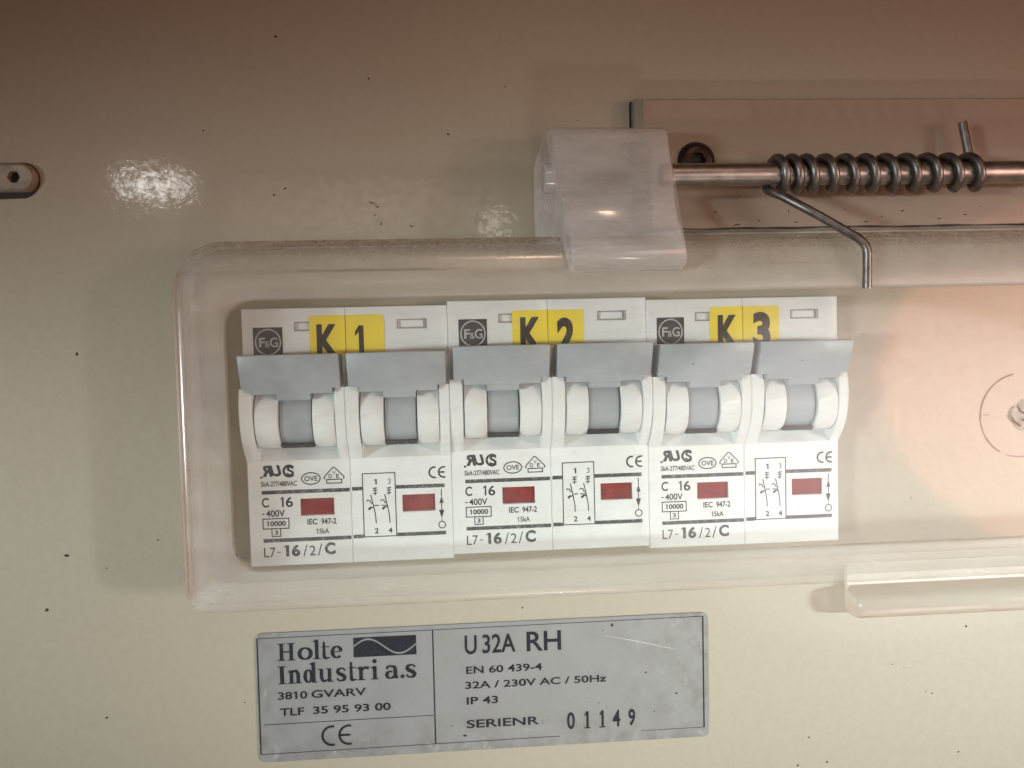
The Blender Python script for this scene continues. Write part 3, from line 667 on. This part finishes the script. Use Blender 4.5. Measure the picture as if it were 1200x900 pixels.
# roman letters drawn stroke by stroke
L = MB(); HH = [h]
def up():
    HH[0] += 0.0015; return HH[0]
class Roman:
    """stem letters with slab-wedge serifs; box is x0, x1, baseline z, x-height X, ascender A"""
    def __init__(s, z, X, A): s.z, s.X, s.A = z, X, A
    def stem(s, x, w, top, serif=True, flag=False, bot=True):
        z = s.z; L.stroke([(x, z), (x, z + top)], w, up()); e = w * 1.05; t = 0.17
        if bot: L.rect(x - e, x + e, z, z + t, up())
        if serif: L.rect(x - e, x + e, z + top - t, z + top, up())
        if flag: L.poly([(x - w * 1.15, z + top - 0.32), (x - w / 2 + .01, z + top - 0.48), (x, z + top), (x - w * .3, z + top)], up())
    def bowl(s, cx, rx, wmax, wmin, a0=0, a1=360, cz=None, rz=None):
        rz = rz or s.X / 2; cz = s.z + s.X / 2 if cz is None else cz; n = 30
        p = ring_pts(cx, cz, rx - wmax / 2, rz - wmin / 2, a0, a1, n)
        ws = [wmin + (wmax - wmin) * abs(math.cos(math.radians(a0 + (a1 - a0) * k / n))) ** 1.2 for k in range(n + 1)]
        if a1 - a0 >= 360: L.stroke(p[:-1], ws[:-1], up(), closed=True)
        else: L.stroke(p, ws, up())
    def H(s, x0, x1, w):
        s.stem(x0 + w, w, s.A, True); s.stem(x1 - w, w, s.A, True); L.rect(x0 + w, x1 - w, s.z + s.A * .47, s.z + s.A * .55, up())
    def I(s, x, w): s.stem(x, w, s.A)
    def l(s, x, w): s.stem(x, w, s.A, False, True)
    def o(s, x0, x1, w): s.bowl((x0 + x1) / 2, (x1 - x0) / 2, w, w * .38)
    def t(s, x, w, x1):
        z = s.z; L.stroke([(x, z + s.X * 1.38), (x, z + .5), (x + .1, z + .2), (x + .42, z + .1), (x1, z + .22)], [w * .6, w, w * .95, w * .6, w * .3], up())
        L.poly([(x - w * 1.1, z + s.X - .17), (x1, z + s.X - .17), (x1, z + s.X), (x - w * .3, z + s.X)], up())
    def e(s, x0, x1, w):
        c = (x0 + x1) / 2; s.bowl(c, (x1 - x0) / 2, w, w * .38, 12, 318); L.rect(x0 + w * .8, x1 - w * .25, s.z + s.X * .50, s.z + s.X * .50 + .16, up())
    def n(s, x0, x1, w):
        s.stem(x0, w, s.X, False, True); s.stem(x1, w, s.X * .72, False)
        L.stroke([(x0, s.z + s.X * .68), (x0 + (x1 - x0) * .35, s.z + s.X * .93), (x0 + (x1 - x0) * .72, s.z + s.X * .94), (x1, s.z + s.X * .68)], [w * .35, w * .5, w * .75, w], up())
    def d(s, x0, x1, w):
        c = (x0 + x1) / 2; s.bowl(c, (x1 - x0) / 2, w, w * .38); s.stem(x1, w, s.A, False, True, False); L.rect(x1, x1 + w * 1.1, s.z, s.z + .17, up())
    def u(s, x0, x1, w):
        L.stroke([(x0, s.z + s.X), (x0, s.z + s.X * .35), (x0 + (x1 - x0) * .18, s.z + s.X * .1), (x0 + (x1 - x0) * .5, s.z + s.X * .06), (x1, s.z + s.X * .3)], [w, w, w * .8, w * .5, w * .3], up())
        s.stem(x1, w, s.X, False, False, False); L.rect(x1, x1 + w * 1.1, s.z, s.z + .17, up())
        for q in (x0, x1): L.rect(q - w * 1.05, q, s.z + s.X - .17, s.z + s.X, up())
    def S(s, x0, x1, w):
        z, X = s.z, s.X; c = (x0 + x1) / 2; r = (x1 - x0) / 2 - w * .25
        L.stroke([(c + r * .92, z + X * .78), (c + r * .55, z + X * .93), (c, z + X * .96), (c - r * .65, z + X * .88), (c - r * .8, z + X * .72), (c - r * .5, z + X * .58), (c + r * .45, z + X * .43), (c + r * .82, z + X * .27), (c + r * .6, z + X * .1), (c, z + X * .04), (c - r * .6, z + X * .07), (c - r * .95, z + X * .24)],
                 [w * .55, w * .4, w * .45, w * .75, w * .95, w, w, w * .95, w * .75, w * .45, w * .4, w * .55], up())
    def r(s, x, x1, w):
        s.stem(x, w, s.X, False, True); L.stroke([(x, s.z + s.X * .62), (x + (x1 - x) * .45, s.z + s.X * .93), (x1 - .1, s.z + s.X * .88)], [w * .3, w * .55, w * .9], up())
    def i(s, x, w):
        s.stem(x, w, s.X, False, True); L.poly(ring_pts(x, s.z + s.X * 1.36, w * .62, w * .62, 0, 360, 14)[:-1], up())
    def a(s, x0, x1, w):
        z, X = s.z, s.X; q = x1 - w * .75
        L.stroke([(x0 + w * .4, z + X * .76), (x0 + (q - x0) * .4, z + X * .95), (q - w * .25, z + X * .88), (q, z + X * .68), (q, z + .3), (x1 - .05, z + .1)], [w * .8, w * .45, w * .7, w, w, w * .4], up())
        s.bowl((x0 + q) / 2 + .05, (q - x0) / 2 + .05, w * .9, w * .35, 60, 330, z + X * .29, X * .30)
    def dot(s, x, w): L.poly(ring_pts(x, s.z + w * .55, w * .6, w * .6, 0, 360, 14)[:-1], up())
A1 = Roman(-5.22, 2.3, 3.2)
A1.H(4.0, 7.05, .66); A1.o(7.5, 10.25, .74); A1.A = 3.6; A1.l(10.95, .66); A1.t(12.25, .62, 13.3); A1.e(13.4, 15.65, .7)
A2 = Roman(-9.5, 2.5, 3.3)
A2.I(4.62, .72); A2.n(6.3, 7.5, .66); A2.A = 3.75; A2.d(8.4, 10.25, .66); A2.u(11.65, 13.1, .62); A2.S(14.25, 16.15, .66); A2.t(17.0, .62, 17.95); A2.r(18.75, 20.3, .66); A2.i(21.25, .66)
A2.a(23.1, 25.5, .7); A2.dot(26.25, .62); A2.S(26.8, 28.8, .7)
hl = h + 0.05
def T(s, *a, **k): text(L, s, *a, **k)
T('3810', 3.8, 9.0, -12.35, -10.95, hl, bold=.016); T('GVARV', 9.75, 19.6, -12.35, -10.9, hl, bold=.016)
T('TLF', 4.05, 8.35, -15.36, -13.95, hl, bold=.016); T('35 95 93 00', 9.95, 23.95, -15.34, -13.92, hl, bold=.018)
ce_mark(L, 13.2, 16.25, -19.5, 1.72, 0.40, hl)
T('U', 37.75, 39.95, -5.75, -2.2, hl, bold=.014); T('32A', 41.0, 47.1, -5.72, -2.15, hl, bold=.014); T('RH', 49.2, 55.6, -5.72, -2.05, hl, bold=.014)
T('EN 60 439-4', 37.9, 51.95, -9.4, -8.0, hl, bold=.016); T('32A / 230V AC / 50Hz', 37.65, 64.0, -12.2, -10.85, hl, bold=.016); T('IP 43', 37.85, 43.65, -15.15, -13.75, hl, bold=.018)
T('SERIENR', 37.75, 51.2, -19.6, -18.05, hl, bold=.016)
for ch, a, b in (('0', 56.45, 57.9), ('1', 59.75, 60.5), ('1', 62.6, 63.35), ('4', 65.0, 66.5), ('9', 68.05, 69.35)):
    T(ch, a, b, -20.9, -17.65, hl, bold=.02)
    if ch == '1': L.rect(a - .1, b + .3, -20.9, -20.68, hl + .004)
T(':', 51.7, 51.9, -19.6, -18.9, hl)
L.build('lettering', M['ink_plate'], npl, smooth=0)
G = MB(); lx0, lx1, lz0, lz1 = 17.55, 28.9, -5.22, -1.6
nn = 40; wave_c = [(lx0 + (lx1 - lx0) * k / nn, -3.4 + 1.42 * math.sin(2 * math.pi * (k / nn) + .12)) for k in range(nn + 1)]
for k in range(nn):
    a, b = wave_c[k], wave_c[k + 1]
    ta, tb = min(lz1, a[1] + .17), min(lz1, b[1] + .17); ba, bb = max(lz0, a[1] - .17), max(lz0, b[1] - .17)
    G.poly([(a[0], ta), (b[0], tb), (b[0], lz1), (a[0], lz1)], hl); G.poly([(a[0], lz0), (b[0], lz0), (b[0], bb), (a[0], ba)], hl)
G.build('logo', M['ink_plate'], npl, smooth=0)
